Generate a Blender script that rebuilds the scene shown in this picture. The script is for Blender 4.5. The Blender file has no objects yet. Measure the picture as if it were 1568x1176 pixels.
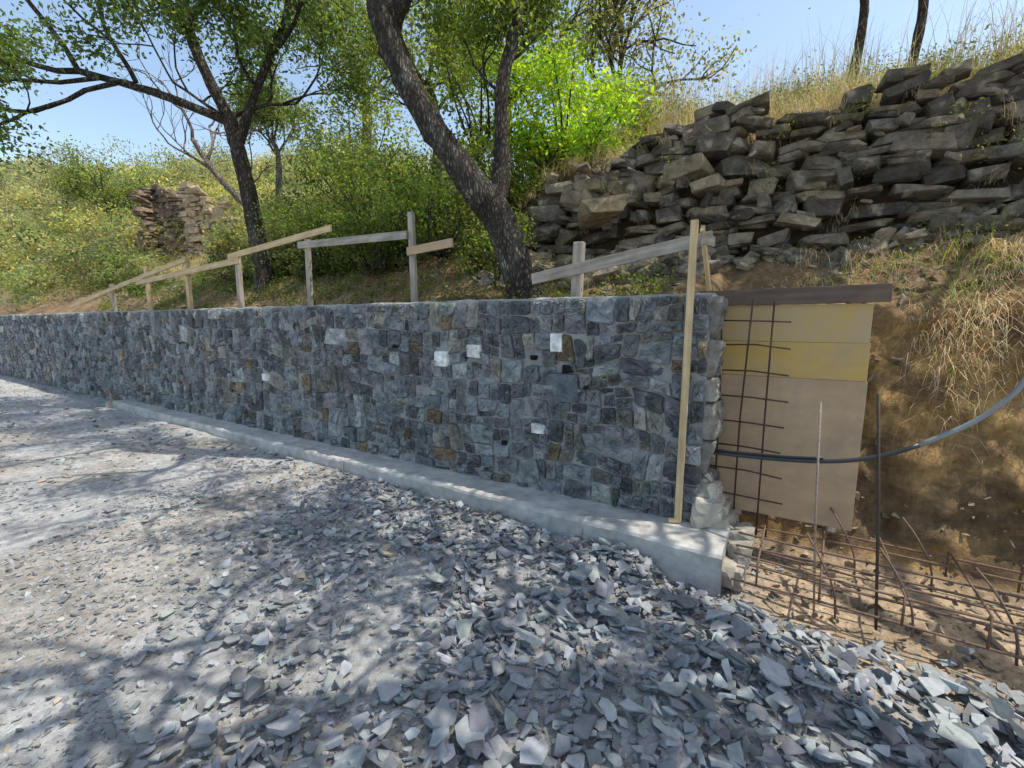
import bpy, bmesh, math, random
import numpy as np
from mathutils import Vector, Matrix
R = np.random.default_rng(7)
random.seed(11)
TD = np.array([-.852, .523]); DD = np.array([.523, .852]); O = np.array([1.26, 3.18])

def W(t, d, z):
    t = np.asarray(t, float); d = np.asarray(d, float); z = np.asarray(z, float)
    t, d, z = np.broadcast_arrays(t, d, z)
    return np.stack([O[0]+TD[0]*t+DD[0]*d, O[1]+TD[1]*t+DD[1]*d, z], -1)
def TDc(x, y):
    dx = np.asarray(x)-O[0]; dy = np.asarray(y)-O[1]
    return dx*TD[0]+dy*TD[1], dx*DD[0]+dy*DD[1]
def sm(a, b, x):
    u = np.clip((np.asarray(x, float)-a)/(b-a), 0, 1); return u*u*(3-2*u)
_tab = np.random.default_rng(3).random((256, 256))
def vn(x, y):
    x = np.asarray(x, float); y = np.asarray(y, float)
    xi = np.floor(x).astype(int); yi = np.floor(y).astype(int); fx = x-xi; fy = y-yi
    fx = fx*fx*(3-2*fx); fy = fy*fy*(3-2*fy)
    g = lambda a, b: _tab[a % 256, b % 256]
    return (g(xi, yi)*(1-fx)+g(xi+1, yi)*fx)*(1-fy)+(g(xi, yi+1)*(1-fx)+g(xi+1, yi+1)*fx)*fy
def fbm(x, y, o=4):
    s = 0; a = .5
    for i in range(o):
        s = s+a*vn(x*2**i+17*i, y*2**i+31*i); a *= .5
    return s/(1-.5**o)

# ---------------- materials
def nt(name):
    m = bpy.data.materials.new(name); m.use_nodes = True
    n = m.node_tree; b = n.nodes['Principled BSDF']; return m, n, b
def mat_attr(name, rough=.85, bs=30., bst=.4, bd=.01, var=(.65, 1.25), vs=8., spec=.3, scl=(1, 1, 1), speck=None, crack=None, big=None):
    m, n, b = nt(name); N = n.nodes; L = n.links
    at = N.new('ShaderNodeAttribute'); at.attribute_name = 'Col'
    tc = N.new('ShaderNodeTexCoord'); mp = N.new('ShaderNodeMapping'); mp.inputs['Scale'].default_value = scl
    L.new(tc.outputs['Object'], mp.inputs['Vector'])
    n1 = N.new('ShaderNodeTexNoise'); n1.inputs['Scale'].default_value = vs; n1.inputs['Detail'].default_value = 6
    n1.inputs['Roughness'].default_value = .65
    L.new(mp.outputs[0], n1.inputs['Vector'])
    mr = N.new('ShaderNodeMapRange'); mr.inputs['From Min'].default_value = .3; mr.inputs['From Max'].default_value = .7
    mr.inputs['To Min'].default_value = var[0]; mr.inputs['To Max'].default_value = var[1]
    L.new(n1.outputs['Fac'], mr.inputs['Value'])
    mx = N.new('ShaderNodeVectorMath'); mx.operation = 'SCALE'
    L.new(at.outputs['Color'], mx.inputs[0]); L.new(mr.outputs[0], mx.inputs['Scale'])
    out = mx.outputs[0]
    if big:
        n4 = N.new('ShaderNodeTexNoise'); n4.inputs['Scale'].default_value = big[0]; n4.inputs['Detail'].default_value = 5; n4.inputs['Roughness'].default_value = .6
        L.new(tc.outputs['Object'], n4.inputs['Vector'])
        r4 = N.new('ShaderNodeMapRange'); r4.inputs['From Min'].default_value = .35; r4.inputs['From Max'].default_value = .65
        r4.inputs['To Min'].default_value = big[1]; r4.inputs['To Max'].default_value = big[2]
        L.new(n4.outputs['Fac'], r4.inputs['Value'])
        s4 = N.new('ShaderNodeVectorMath'); s4.operation = 'SCALE'; L.new(out, s4.inputs[0]); L.new(r4.outputs[0], s4.inputs['Scale']); out = s4.outputs[0]
    if speck:
        n3 = N.new('ShaderNodeTexNoise'); n3.inputs['Scale'].default_value = speck[0]; n3.inputs['Detail'].default_value = 5
        L.new(mp.outputs[0], n3.inputs['Vector'])
        r3 = N.new('ShaderNodeMapRange'); r3.inputs['From Min'].default_value = speck[1]; r3.inputs['From Max'].default_value = speck[1]+.1
        L.new(n3.outputs['Fac'], r3.inputs['Value'])
        mm = N.new('ShaderNodeMix'); mm.data_type = 'RGBA'
        L.new(r3.outputs[0], mm.inputs['Factor']); L.new(out, mm.inputs['A']); mm.inputs['B'].default_value = (*speck[2], 1)
        out = mm.outputs['Result']
    n2 = N.new('ShaderNodeTexNoise'); n2.inputs['Scale'].default_value = bs; n2.inputs['Detail'].default_value = 8
    n2.inputs['Roughness'].default_value = .7
    L.new(mp.outputs[0], n2.inputs['Vector'])
    hgt = n2.outputs['Fac']
    if crack:
        nd = N.new('ShaderNodeVectorMath'); nd.operation = 'MULTIPLY_ADD'; nd.inputs[1].default_value = (.10, .10, .10)
        L.new(n1.outputs['Color'], nd.inputs[0]); L.new(mp.outputs[0], nd.inputs[2])
        vo = N.new('ShaderNodeTexVoronoi'); vo.feature = 'DISTANCE_TO_EDGE'; vo.inputs['Scale'].default_value = crack
        L.new(nd.outputs[0], vo.inputs['Vector'])
        cr = N.new('ShaderNodeMapRange'); cr.inputs['From Min'].default_value = 0; cr.inputs['From Max'].default_value = .28
        L.new(vo.outputs['Distance'], cr.inputs['Value'])
        c2 = N.new('ShaderNodeMapRange'); c2.inputs['To Min'].default_value = .4; c2.inputs['To Max'].default_value = 1.2
        L.new(cr.outputs[0], c2.inputs['Value'])
        s2 = N.new('ShaderNodeVectorMath'); s2.operation = 'SCALE'; L.new(out, s2.inputs[0]); L.new(c2.outputs[0], s2.inputs['Scale']); out = s2.outputs[0]
        ma = N.new('ShaderNodeMath'); ma.operation = 'MULTIPLY_ADD'; ma.inputs[1].default_value = .45
        L.new(n2.outputs['Fac'], ma.inputs[0]); L.new(cr.outputs[0], ma.inputs[2]); hgt = ma.outputs[0]
    L.new(out, b.inputs['Base Color'])
    b.inputs['Roughness'].default_value = rough; b.inputs['Specular IOR Level'].default_value = spec
    bp = N.new('ShaderNodeBump'); bp.inputs['Strength'].default_value = bst; bp.inputs['Distance'].default_value = bd
    L.new(hgt, bp.inputs['Height']); L.new(bp.outputs[0], b.inputs['Normal'])
    return m
def mat_leaf(name, tr=.45, tm_=(3.2, 2.9, 1.2)):
    m, n, b = nt(name); N = n.nodes; L = n.links
    at = N.new('ShaderNodeAttribute'); at.attribute_name = 'Col'
    L.new(at.outputs['Color'], b.inputs['Base Color']); b.inputs['Roughness'].default_value = .5
    b.inputs['Specular IOR Level'].default_value = .35
    t = N.new('ShaderNodeBsdfTranslucent')
    sc = N.new('ShaderNodeVectorMath'); sc.operation = 'MULTIPLY'; sc.inputs[1].default_value = tm_
    L.new(at.outputs['Color'], sc.inputs[0]); L.new(sc.outputs[0], t.inputs['Color'])
    mx = N.new('ShaderNodeMixShader'); mx.inputs[0].default_value = tr
    L.new(b.outputs[0], mx.inputs[1]); L.new(t.outputs[0], mx.inputs[2])
    L.new(mx.outputs[0], N['Material Output'].inputs['Surface'])
    return m
def mat_wood(name, c1, c2, rough=.75, scl=(1.2, 18, 18), blot=3., stain=None):
    m, n, b = nt(name); N = n.nodes; L = n.links
    tc = N.new('ShaderNodeTexCoord'); mp = N.new('ShaderNodeMapping'); mp.inputs['Scale'].default_value = scl
    L.new(tc.outputs['Object'], mp.inputs['Vector'])
    n1 = N.new('ShaderNodeTexNoise'); n1.inputs['Scale'].default_value = 2.2; n1.inputs['Detail'].default_value = 6
    L.new(mp.outputs[0], n1.inputs['Vector'])
    n2 = N.new('ShaderNodeTexNoise'); n2.inputs['Scale'].default_value = blot; n2.inputs['Detail'].default_value = 7; n2.inputs['Roughness'].default_value = .65
    L.new(tc.outputs['Object'], n2.inputs['Vector'])
    ad = N.new('ShaderNodeMath'); ad.operation = 'ADD'; L.new(n1.outputs['Fac'], ad.inputs[0]); L.new(n2.outputs['Fac'], ad.inputs[1])
    r = N.new('ShaderNodeValToRGB')
    mr = N.new('ShaderNodeMapRange'); mr.inputs['From Min'].default_value = .75; mr.inputs['From Max'].default_value = 1.25
    L.new(ad.outputs[0], mr.inputs['Value']); L.new(mr.outputs[0], r.inputs['Fac'])
    r.color_ramp.elements[0].color = (*c1, 1); r.color_ramp.elements[1].color = (*c2, 1)
    out = r.outputs[0]
    if stain:
        n3 = N.new('ShaderNodeTexNoise'); n3.inputs['Scale'].default_value = 4; n3.inputs['Detail'].default_value = 8; n3.inputs['Roughness'].default_value = .7
        L.new(tc.outputs['Object'], n3.inputs['Vector'])
        r3 = N.new('ShaderNodeMapRange'); r3.inputs['From Min'].default_value = .46; r3.inputs['From Max'].default_value = .66; r3.inputs['To Max'].default_value = .85
        L.new(n3.outputs['Fac'], r3.inputs['Value'])
        mm = N.new('ShaderNodeMix'); mm.data_type = 'RGBA'
        L.new(r3.outputs[0], mm.inputs['Factor']); L.new(out, mm.inputs['A']); mm.inputs['B'].default_value = (*stain, 1); out = mm.outputs['Result']
    L.new(out, b.inputs['Base Color']); b.inputs['Roughness'].default_value = rough
    bp = N.new('ShaderNodeBump'); bp.inputs['Strength'].default_value = .3; bp.inputs['Distance'].default_value = .003
    L.new(n1.outputs['Fac'], bp.inputs['Height']); L.new(bp.outputs[0], b.inputs['Normal'])
    return m
M_stone = mat_attr('slate_facing', .8, 38, .9, .018, (.5, 1.45), 11, speck=(8, .61, (.33, .335, .33)))
M_mortar = mat_attr('mortar', .95, 60, .7, .01, (.7, 1.2), 10)
M_conc = mat_attr('concrete', .92, 50, .6, .008, (.65, 1.15), 7, big=(1.5, .85, 1.1))
M_gravel = mat_attr('crushed_slate', .85, 60, .4, .005, (.75, 1.2), 25, spec=.2)
M_ground = mat_attr('ground', .97, 55, 1., .02, (.6, 1.3), 22, big=(2.2, .75, 1.2))
M_rock = mat_attr('field_rock', .92, 20, 1., .04, (.4, 1.5), 7, speck=(7, .57, (.38, .33, .25)))
M_bark = mat_attr('bark', .95, 30, 1., .05, (.5, 1.6), 9, scl=(1, 1, .30), speck=(5, .56, (.27, .28, .23)), crack=34)
M_leaf = mat_leaf('leaves'); M_grass = mat_leaf('grass', .3, (1.7, 1.6, 1.3))
M_fence = mat_wood('weathered_wood', (.20, .17, .14), (.44, .39, .33))
M_wood = mat_wood('fresh_wood', (.42, .30, .15), (.66, .50, .29))
M_dark = mat_wood('dark_plank', (.08, .055, .04), (.16, .11, .08))
M_ply1 = mat_wood('plywood_yellow', (.50, .32, .08), (.54, .36, .12), scl=(1, 3, 3), stain=(.42, .31, .17))
M_ply2 = mat_wood('plywood_tan', (.45, .32, .14), (.44, .34, .21), scl=(1, 3, 3), stain=(.50, .33, .10))
M_ply3 = mat_wood('plywood_brown', (.40, .27, .155), (.50, .36, .22), scl=(1, 4, 4), stain=(.34, .255, .18))

# ---------------- mesh builder
class MB:
    def __init__(s): s.v = []; s.f = {}; s.n = 0
    def add(s, v, f, c):
        v = np.asarray(v, float).reshape(-1, 3); f = np.asarray(f, int)
        c = np.broadcast_to(np.asarray(c, float), (len(f), 3))
        s.f.setdefault(f.shape[1], []).append((f+s.n, c)); s.v.append(v); s.n += len(v)
    def build(s, name, mat, smooth=False, parent=None):
        me = bpy.data.meshes.new(name); V = np.concatenate(s.v)
        loops = []; tot = []; cols = []
        for k, L in s.f.items():
            for f, c in L:
                loops.append(f.ravel()); tot.append(np.full(len(f), k)); cols.append(c)
        loops = np.concatenate(loops); tot = np.concatenate(tot); cols = np.concatenate(cols)
        me.vertices.add(len(V)); me.vertices.foreach_set('co', V.ravel())
        me.loops.add(len(loops)); me.loops.foreach_set('vertex_index', loops.astype(np.int32))
        me.polygons.add(len(tot)); st = np.concatenate([[0], np.cumsum(tot)[:-1]])
        me.polygons.foreach_set('loop_start', st.astype(np.int32)); me.polygons.foreach_set('loop_total', tot.astype(np.int32))
        me.polygons.foreach_set('use_smooth', np.full(len(tot), smooth))
        me.update(calc_edges=True)
        a = me.attributes.new('Col', 'FLOAT_COLOR', 'FACE')
        a.data.foreach_set('color', np.concatenate([cols, np.ones((len(cols), 1))], 1).ravel())
        me.materials.append(mat)
        ob = bpy.data.objects.new(name, me); bpy.context.collection.objects.link(ob)
        if parent: ob.parent = parent
        return ob
def empty(name, loc=(0, 0, 0)):
    e = bpy.data.objects.new(name, None); bpy.context.collection.objects.link(e); return e

# ---------------- terrain
dA = [-400, .09, .13, .4, 1.0, 2.5, 5, 12, 40, 120, 400]; zA = [0, 0, 1.70, 1.74, 2.1, 2.9, 4.0, 6.8, 16, 38, 50]
dB = [-400, .09, .13, .4, .9, 1.5, 2.25, 2.42, 2.7, 5.0, 8, 40, 400]; zB = [0, 0, 1.70, 1.74, 1.9, 2.1, 2.3, 3.5, 3.78, 4.9, 5.2, 5.4, 5.4]
dC = [-400, -.8, -.5, .40, .5, .68, .92, 1.1, 1.6, 2.25, 2.42, 2.7, 5.0, 8, 40, 400]; zC = [0, 0, -.13, -.13, -.03, .5, 1.25, 1.7, 2.0, 2.35, 3.5, 3.75, 4.9, 5.2, 5.4, 5.4]
zD = [0, 0, -.13, -.13, -.03, .5, 1.3, 1.75, 2.15, 2.5, 3.45, 3.65, 4.8, 5.1, 5.4, 5.4]
def Hh(t, d, detail=True):
    t = np.asarray(t, float); d = np.asarray(d, float)
    a = np.interp(d, dA, zA); b = np.interp(d, dB, zB); c = np.interp(d, dC, zC); e = np.interp(d, dC, zD)
    dm = np.maximum(d-3, 0)
    w1 = sm(2.0+.42*dm, 3.6+.78*dm, t); w2 = sm(.1, -.1, t); w3 = sm(-.6, -2.4, t)
    c = c*(1-w3)+e*w3
    h = b*(1-w1)+a*w1
    h = h*(1-w2)+c*w2
    h = h+sm(16, 26, t)*sm(.5, 7, d)*np.clip(t-16, 0, 60)*.17
    if detail:
        road = sm(.0, -.2, d)
        h = h+road*((fbm(t*.7+5, d*.7+9)-.5)*.10+(fbm(t*4, d*4)-.5)*.03)
        x = O[0]+TD[0]*t+DD[0]*d; y = O[1]+TD[1]*t+DD[1]*d
        h = h+road*.07*np.exp(-((x-.7)/1.3)**2-((y-1.7)/.8)**2)*sm(-.45, -.9, d)
        h = h-.03*road*sm(3, 0, t)
        bk = sm(.4, .7, d)
        h = h+bk*((fbm(t*2.1+40, d*2.1+11)-.5)*.22+(fbm(t*8+4, d*8+1)-.5)*.09)*np.where(d > 12, 3, 1)
    return h
def axis(segs):
    o = []
    for a, b, s in segs: o.append(np.arange(a, b, s))
    return np.concatenate(o)
ta = axis([(-300, -60, 20), (-60, -15, 3), (-15, -5, .5), (-5, -3, .08), (-3, 0, .03), (0, 9, .06), (9, 22, .16), (22, 60, 1.), (60, 300, 12)])
da = axis([(-300, -60, 20), (-60, -10, 3), (-10, -6, .4), (-6, .05, .07), (.05, .2, .02), (.2, .46, .05), (.46, 1.3, .014), (1.3, 3.2, .05), (3.2, 7, .15), (7, 40, 1.), (40, 300, 12)])
TT, DDg = np.meshgrid(ta, da, indexing='ij')
ZZ = Hh(TT, DDg)
P = W(TT, DDg, ZZ)
lump = ((fbm(TT*4+3, ZZ*4+8)-.5)*.22+(fbm(TT*11+3, ZZ*13+8)-.5)*.14+(fbm(TT*30+3, ZZ*34+8)-.5)*.05)*sm(.45, .6, DDg)*sm(1.5, 1.0, DDg)*sm(.1, -.1, TT)
P[..., 0] -= DD[0]*lump; P[..., 1] -= DD[1]*lump
nt_, nd_ = TT.shape
idx = np.arange(nt_*nd_).reshape(nt_, nd_)
F = np.stack([idx[:-1, :-1], idx[:-1, 1:], idx[1:, 1:], idx[1:, :-1]], -1).reshape(-1, 4)
tc = (TT[:-1, :-1]+TT[1:, 1:])/2; dc = (DDg[:-1, :-1]+DDg[1:, 1:])/2; zc_ = (ZZ[:-1, :-1]+ZZ[1:, 1:])/2
def mixc(a, b, w): return a*(1-w[..., None])+b*w[..., None]
c_road = np.array([.41, .41, .40]); c_dirt = np.array([.38, .345, .30]); c_tan = np.array([.48, .36, .235])
c_earth = np.array([.42, .265, .11]); c_dearth = np.array([.18, .12, .065]); c_hill = np.array([.19, .19, .08]); c_straw = np.array([.36, .30, .15])
nz = fbm(tc*1.1+3, dc*1.1+7); nz2 = fbm(tc*3.3+30, dc*3.3+70); nz3 = fbm(tc*2.0+60, zc_*3.1+20)
C = np.broadcast_to(c_road, tc.shape+(3,)).copy()
C = mixc(C, c_dirt, sm(.5, .64, nz)*.7)
C = mixc(C, c_tan, sm(-.1, -.7, tc+.3*(nz-.5))*sm(-1.3, -.7, dc+.6*(nz2-.5)))
C = mixc(C, mixc(np.broadcast_to(c_earth, C.shape), c_dearth, sm(.42, .66, nz3)), sm(.4, .5, dc))
C = mixc(C, c_dearth*1.3, sm(.3, .4, dc)*sm(-.1, .1, tc))
C = mixc(C, mixc(np.broadcast_to(c_dearth*1.3, C.shape), c_straw*.6, sm(.48, .62, nz)), sm(1.0, 1.3, dc+.3*(nz2-.5)))
C = mixc(C, c_dearth*.5, sm(2.1, 2.2, dc)*sm(3, 2.5, tc))
C = mixc(C, mixc(np.broadcast_to(c_hill, C.shape), c_straw, sm(.4, .6, nz)), sm(2.5, 3.0, dc))
C = mixc(C, np.array([.15, .18, .08]), sm(20, 50, dc)*.8)
mb = MB(); mb.add(P.reshape(-1, 3), F[:, ::-1], C.reshape(-1, 3))
ground = mb.build('ground', M_ground, True)

# ---------------- rock templates
def ico(sub):
    bm = bmesh.new(); bmesh.ops.create_icosphere(bm, subdivisions=sub, radius=1)
    v = np.array([q.co[:] for q in bm.verts]); f = np.array([[q.index for q in p.verts] for p in bm.faces]); bm.free(); return v, f
def block(sub, seed, box=1., ncut=7, nz=.03, lo=1.02, hi=1.35):
    r = np.random.default_rng(seed); v, f = ico(sub)
    ns = [np.eye(3)[i//2]*(1 if i % 2 else -1) for i in range(6)]
    hs = [1, 1, 1, 1, 1, 1]
    ns = [n+r.normal(0, .13*box, 3) for n in ns]
    for k in range(ncut):
        q = r.normal(0, 1, 3); ns.append(q); hs.append(r.uniform(lo, hi))
    ns = np.array([n/np.linalg.norm(n) for n in ns]); hs = np.array(hs)
    dt = np.clip(v@ns.T, 1e-3, None); rad = (hs/dt).min(1)
    v = v*rad[:, None]
    v = v+r.normal(0, nz, v.shape)*(.6 if sub > 2 else 1)
    return v, f
def slabrock(seed, jit=.28, bev=.05):
    r = np.random.default_rng(seed)
    p = [np.array([a, b, c])*r.uniform(1-jit, 1.0, 3)+r.normal(0, .08, 3) for a in (-1, 1) for b in (-1, 1) for c in (-1, 1)]
    if r.random() < .5: p.pop(r.integers(0, 8))
    for k in range(8):
        q = r.uniform(-.8, .8, 3); ax = r.integers(0, 3); q[ax] = (1 if r.random() < .5 else -1)*r.uniform(.85, 1.2); p.append(q)
    bm = bmesh.new(); [bm.verts.new(q) for q in p]; bmesh.ops.convex_hull(bm, input=bm.verts[:])
    for e in [g for g in bm.verts if not g.link_faces]: bm.verts.remove(e)
    bmesh.ops.dissolve_limit(bm, angle_limit=math.radians(9), verts=bm.verts[:], edges=bm.edges[:])
    bmesh.ops.bevel(bm, geom=bm.edges[:], offset=bev, segments=1, affect='EDGES', clamp_overlap=True)
    bmesh.ops.triangulate(bm, faces=bm.faces[:]); bmesh.ops.subdivide_edges(bm, edges=bm.edges[:], cuts=1, use_grid_fill=True)
    bmesh.ops.triangulate(bm, faces=bm.faces[:])
    for v in bm.verts: v.co += Vector(r.normal(0, .02, 3))
    bm.verts.index_update()
    v = np.array([q.co[:] for q in bm.verts]); f = np.array([[q.index for q in k.verts] for k in bm.faces]); bm.free(); return v, f
def hullt(seed, flat=.4, n=11):
    r = np.random.default_rng(seed); a = np.sort(r.uniform(0, 2*np.pi, n)); rad = r.uniform(.7, 1.05, n)
    asp = r.uniform(.55, .95)
    top = np.column_stack([np.cos(a)*rad, np.sin(a)*rad*asp, flat*r.uniform(.25, .9, n)])
    bot = np.column_stack([np.cos(a)*rad*.92, np.sin(a)*rad*asp*.92, -flat*r.uniform(.3, .9, n)])
    mid = r.normal(0, .4, (3, 3)); mid[:, 2] = flat*r.uniform(.6, 1.0, 3)
    p = np.vstack([top, bot, mid])
    bm = bmesh.new(); [bm.verts.new(q) for q in p]; o = bmesh.ops.convex_hull(bm, input=bm.verts[:])
    for e in [g for g in bm.verts if not g.link_faces]: bm.verts.remove(e)
    bm.verts.index_update(); bm.normal_update()
    v = np.array([q.co[:] for q in bm.verts]); f = np.array([[q.index for q in k.verts] for k in bm.faces]); bm.free(); return v, f
def rotm(n, rng, tilt):
    a = rng.uniform(0, 2*np.pi, n); b = rng.normal(0, tilt, n); c = rng.normal(0, tilt, n)
    ca, sa, cb, sb, cc, sc = np.cos(a), np.sin(a), np.cos(b), np.sin(b), np.cos(c), np.sin(c); z = np.zeros(n); o = np.ones(n)
    Rz = np.stack([ca, -sa, z, sa, ca, z, z, z, o], -1).reshape(-1, 3, 3)
    Rx = np.stack([o, z, z, z, cb, -sb, z, sb, cb], -1).reshape(-1, 3, 3)
    Ry = np.stack([cc, z, sc, z, o, z, -sc, z, cc], -1).reshape(-1, 3, 3)
    return Rx@Ry@Rz
def scatter(mb, tmpl, pos, size, col, tilt, rng):
    k = rng.integers(0, len(tmpl), len(pos)); Rm = rotm(len(pos), rng, tilt)
    for i, (v, f) in enumerate(tmpl):
        s = np.where(k == i)[0]
        if len(s) == 0: continue
        vv = np.einsum('nij,vj->nvi', Rm[s], v)*size[s][:, None, None]+pos[s][:, None, :]
        ff = f[None]+(np.arange(len(s))*len(v))[:, None, None]
        mb.add(vv.reshape(-1, 3), ff.reshape(-1, f.shape[1]), np.repeat(col[s], len(f), 0))
HT = [hullt(100+i, .11+.03*(i % 7), 5+i % 3) for i in range(36)]

# ---------------- gravel
def greys(n, rng, tan=.06):
    c = np.array([.265, .278, .286])*rng.uniform(.55, 1.45, (n, 1))*rng.uniform(.96, 1.04, (n, 3))
    m = rng.random(n) < tan; c[m] = np.array([.36, .31, .24])*rng.uniform(.7, 1.2, (m.sum(), 1)); return c
g = MB()
def gx(n, x0, x1, y0, y1, fn, smin, smax, pw, tilt, lift, tan):
    x = R.uniform(x0, x1, n); y = R.uniform(y0, y1, n); t, d = TDc(x, y)
    foot = np.where((t > -.35) & (t < 10.5), -.34, 0.)
    foot = np.where(t < -.35, .5, foot)
    keep = (R.random(n) < fn(x, y, t, d)) & (d < foot-.04)
    x, y, t, d = x[keep], y[keep], t[keep], d[keep]; n = len(x)
    s = smin+(smax-smin)*R.random(n)**pw
    z = Hh(t, d)+s*R.uniform(.0, lift, n)
    scatter(g, HT, np.stack([x, y, z], -1), s, greys(n, R, tan), tilt, R)
trench = lambda t, d: 1-.85*sm(-.3, -.6, t)*sm(-.75, -.5, d)
big = lambda x, y, t, d: np.clip(sm(-2.0, -.2, x+1.6*(fbm(x*.9, y*.9)-.5)+.25*(y-2))*sm(.36, .60, fbm(x*1.5+9, y*1.5)+.13)*sm(8, 4.5, y)*sm(-.2, -.5, d), 0, 1)*(1-.75*sm(1.5, 2.0, x)*sm(2.0, 2.4, y))*trench(t, d)
gx(28000, -3, 4.2, .6, 6, big, .014, .052, 1.5, .38, 1.1, .02)
gx(1300, -2.2, 3.6, .6, 3.2, big, .04, .085, 1.5, .32, 1.0, .02)
gx(34000, -3.5, 4, .6, 5, lambda x, y, t, d: (.4+.6*sm(.4, .6, fbm(x*2, y*2)))*trench(t, d), .006, .024, 1.6, .5, .4, .06)
gx(28000, -14, -1.2, 1, 12, lambda x, y, t, d: .25+.75*sm(.42, .6, fbm(x*1.3+3, y*1.3)), .008, .028, 1.8, .4, .3, .05)
gx(5200, -9, -.8, 1.2, 10, lambda x, y, t, d: .14+.9*sm(-1.9, -.5, d)*sm(9, 3, t), .02, .06, 2, .35, .5, .04)
g.build('gravel', M_gravel)

g = MB(); n = 6500
t = R.uniform(-5, -.3, n); d = R.uniform(-.9, 2.2, n); s = .008+.05*R.random(n)**4
c = np.array([.40, .31, .21])*R.uniform(.5, 1.4, (n, 1))
scatter(g, HT, W(t, d, Hh(t, d)+s*.1), s, c, .6, R)
n = 2500; t = R.uniform(.2, 12, n); d = R.uniform(.4, 2.3, n); s = .01+.07*R.random(n)**3
scatter(g, HT, W(t, d, Hh(t, d)+s*.1), s, np.array([.28, .23, .17])*R.uniform(.5, 1.4, (n, 1)), .6, R)
g.build('earth_clods', M_rock)

# ---------------- retaining wall facing
def clip(poly, p, n):
    o = []; m = len(poly)
    for i in range(m):
        a = poly[i]; b = poly[(i+1) % m]; da_ = (a[0]-p[0])*n[0]+(a[1]-p[1])*n[1]; db_ = (b[0]-p[0])*n[0]+(b[1]-p[1])*n[1]
        if da_ <= 0: o.append(a)
        if (da_ < 0 < db_) or (db_ < 0 < da_):
            u = da_/(da_-db_); o.append((a[0]+u*(b[0]-a[0]), a[1]+u*(b[1]-a[1])))
    return o
def area(p): return abs(sum(p[i][0]*p[(i+1) % len(p)][1]-p[(i+1) % len(p)][0]*p[i][1] for i in range(len(p))))/2
def cen(p): return (sum(a[0] for a in p)/len(p), sum(a[1] for a in p)/len(p))
def split(p, out):
    A = area(p)
    if A < .0010: return
    xs = [a[0] for a in p]; ys = [a[1] for a in p]; w = max(xs)-min(xs); h = max(ys)-min(ys)
    if A < random.choice([.012, .026, .036, .05, .065]) and max(w, h)/min(w, h) < 2.0: out.append(p); return
    if A < .006: out.append(p); return
    c = cen(p)
    if w > h*1.08: ang = random.gauss(0, .11); c = (c[0]+random.uniform(-.24, .24)*w, c[1])
    else: ang = math.pi/2+random.gauss(0, .09); c = (c[0], c[1]+random.uniform(-.24, .24)*h)
    n = (math.cos(ang), math.sin(ang))
    split(clip(p, c, n), out); split(clip(p, c, (-n[0], -n[1])), out)
def warp(p, t0, z0, t1, z1):
    o = []
    for (a, b) in p:
        e = min(1, (a-t0)/.15, (t1-a)/.15); f = min(1, (b-z0)/.15, (z1-b)/.15)
        o.append((a+max(0, e)*.08*(float(vn(a*3.1+5, b*3.1))-.5), b+max(0, f)*.13*(float(vn(a*2.6+90, b*2.2+40))-.5)))
    return o
def masonry(t0, t1, z0, z1):
    cells = []; z = z0
    while z < z1-.01:
        h = random.uniform(.28, .46)
        if z1-(z+h) < .14: h = z1-z
        t = t0-random.uniform(0, .3)
        while t < t1:
            w = random.uniform(.25, .6)
            a = max(t, t0); b = min(t+w, t1)
            if b-a > .04: split([(a, z), (b, z), (b, z+h), (a, z+h)], cells)
            t += w
        z += h
    return [warp(p, t0, z0, t1, z1) for p in cells]
def inset(p, g_):
    c = cen(p); q = p; m = len(p)
    for i in range(m):
        a = p[i]; b = p[(i+1) % m]; ex, ey = b[0]-a[0], b[1]-a[1]; l = math.hypot(ex, ey)
        if l < 1e-6: continue
        n = (ey/l, -ex/l)
        if (c[0]-a[0])*n[0]+(c[1]-a[1])*n[1] > 0: n = (-n[0], -n[1])
        q = clip(q, (a[0]-n[0]*g_, a[1]-n[1]*g_), n)
        if len(q) < 3: return None
    return q
def resample(p, n, cr=.1):
    p = np.array(p); q = np.roll(p, -1, 0); a = p*(1-cr)+q*cr; b = p*cr+q*(1-cr)
    r = np.empty((2*len(p), 2)); r[0::2] = a; r[1::2] = b
    L = np.linalg.norm(np.roll(r, -1, 0)-r, axis=1); cum = np.concatenate([[0], np.cumsum(L)])
    r2 = np.vstack([r, r[:1]]); u = np.linspace(0, cum[-1], n-len(r), endpoint=False) if n > len(r)+4 else np.linspace(0, cum[-1], n, endpoint=False)
    if n > len(r)+4: u = np.sort(np.concatenate([u+1e-4, cum[:-1]]))
    return np.stack([np.interp(u, cum, r2[:, 0]), np.interp(u, cum, r2[:, 1])], -1)
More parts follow.
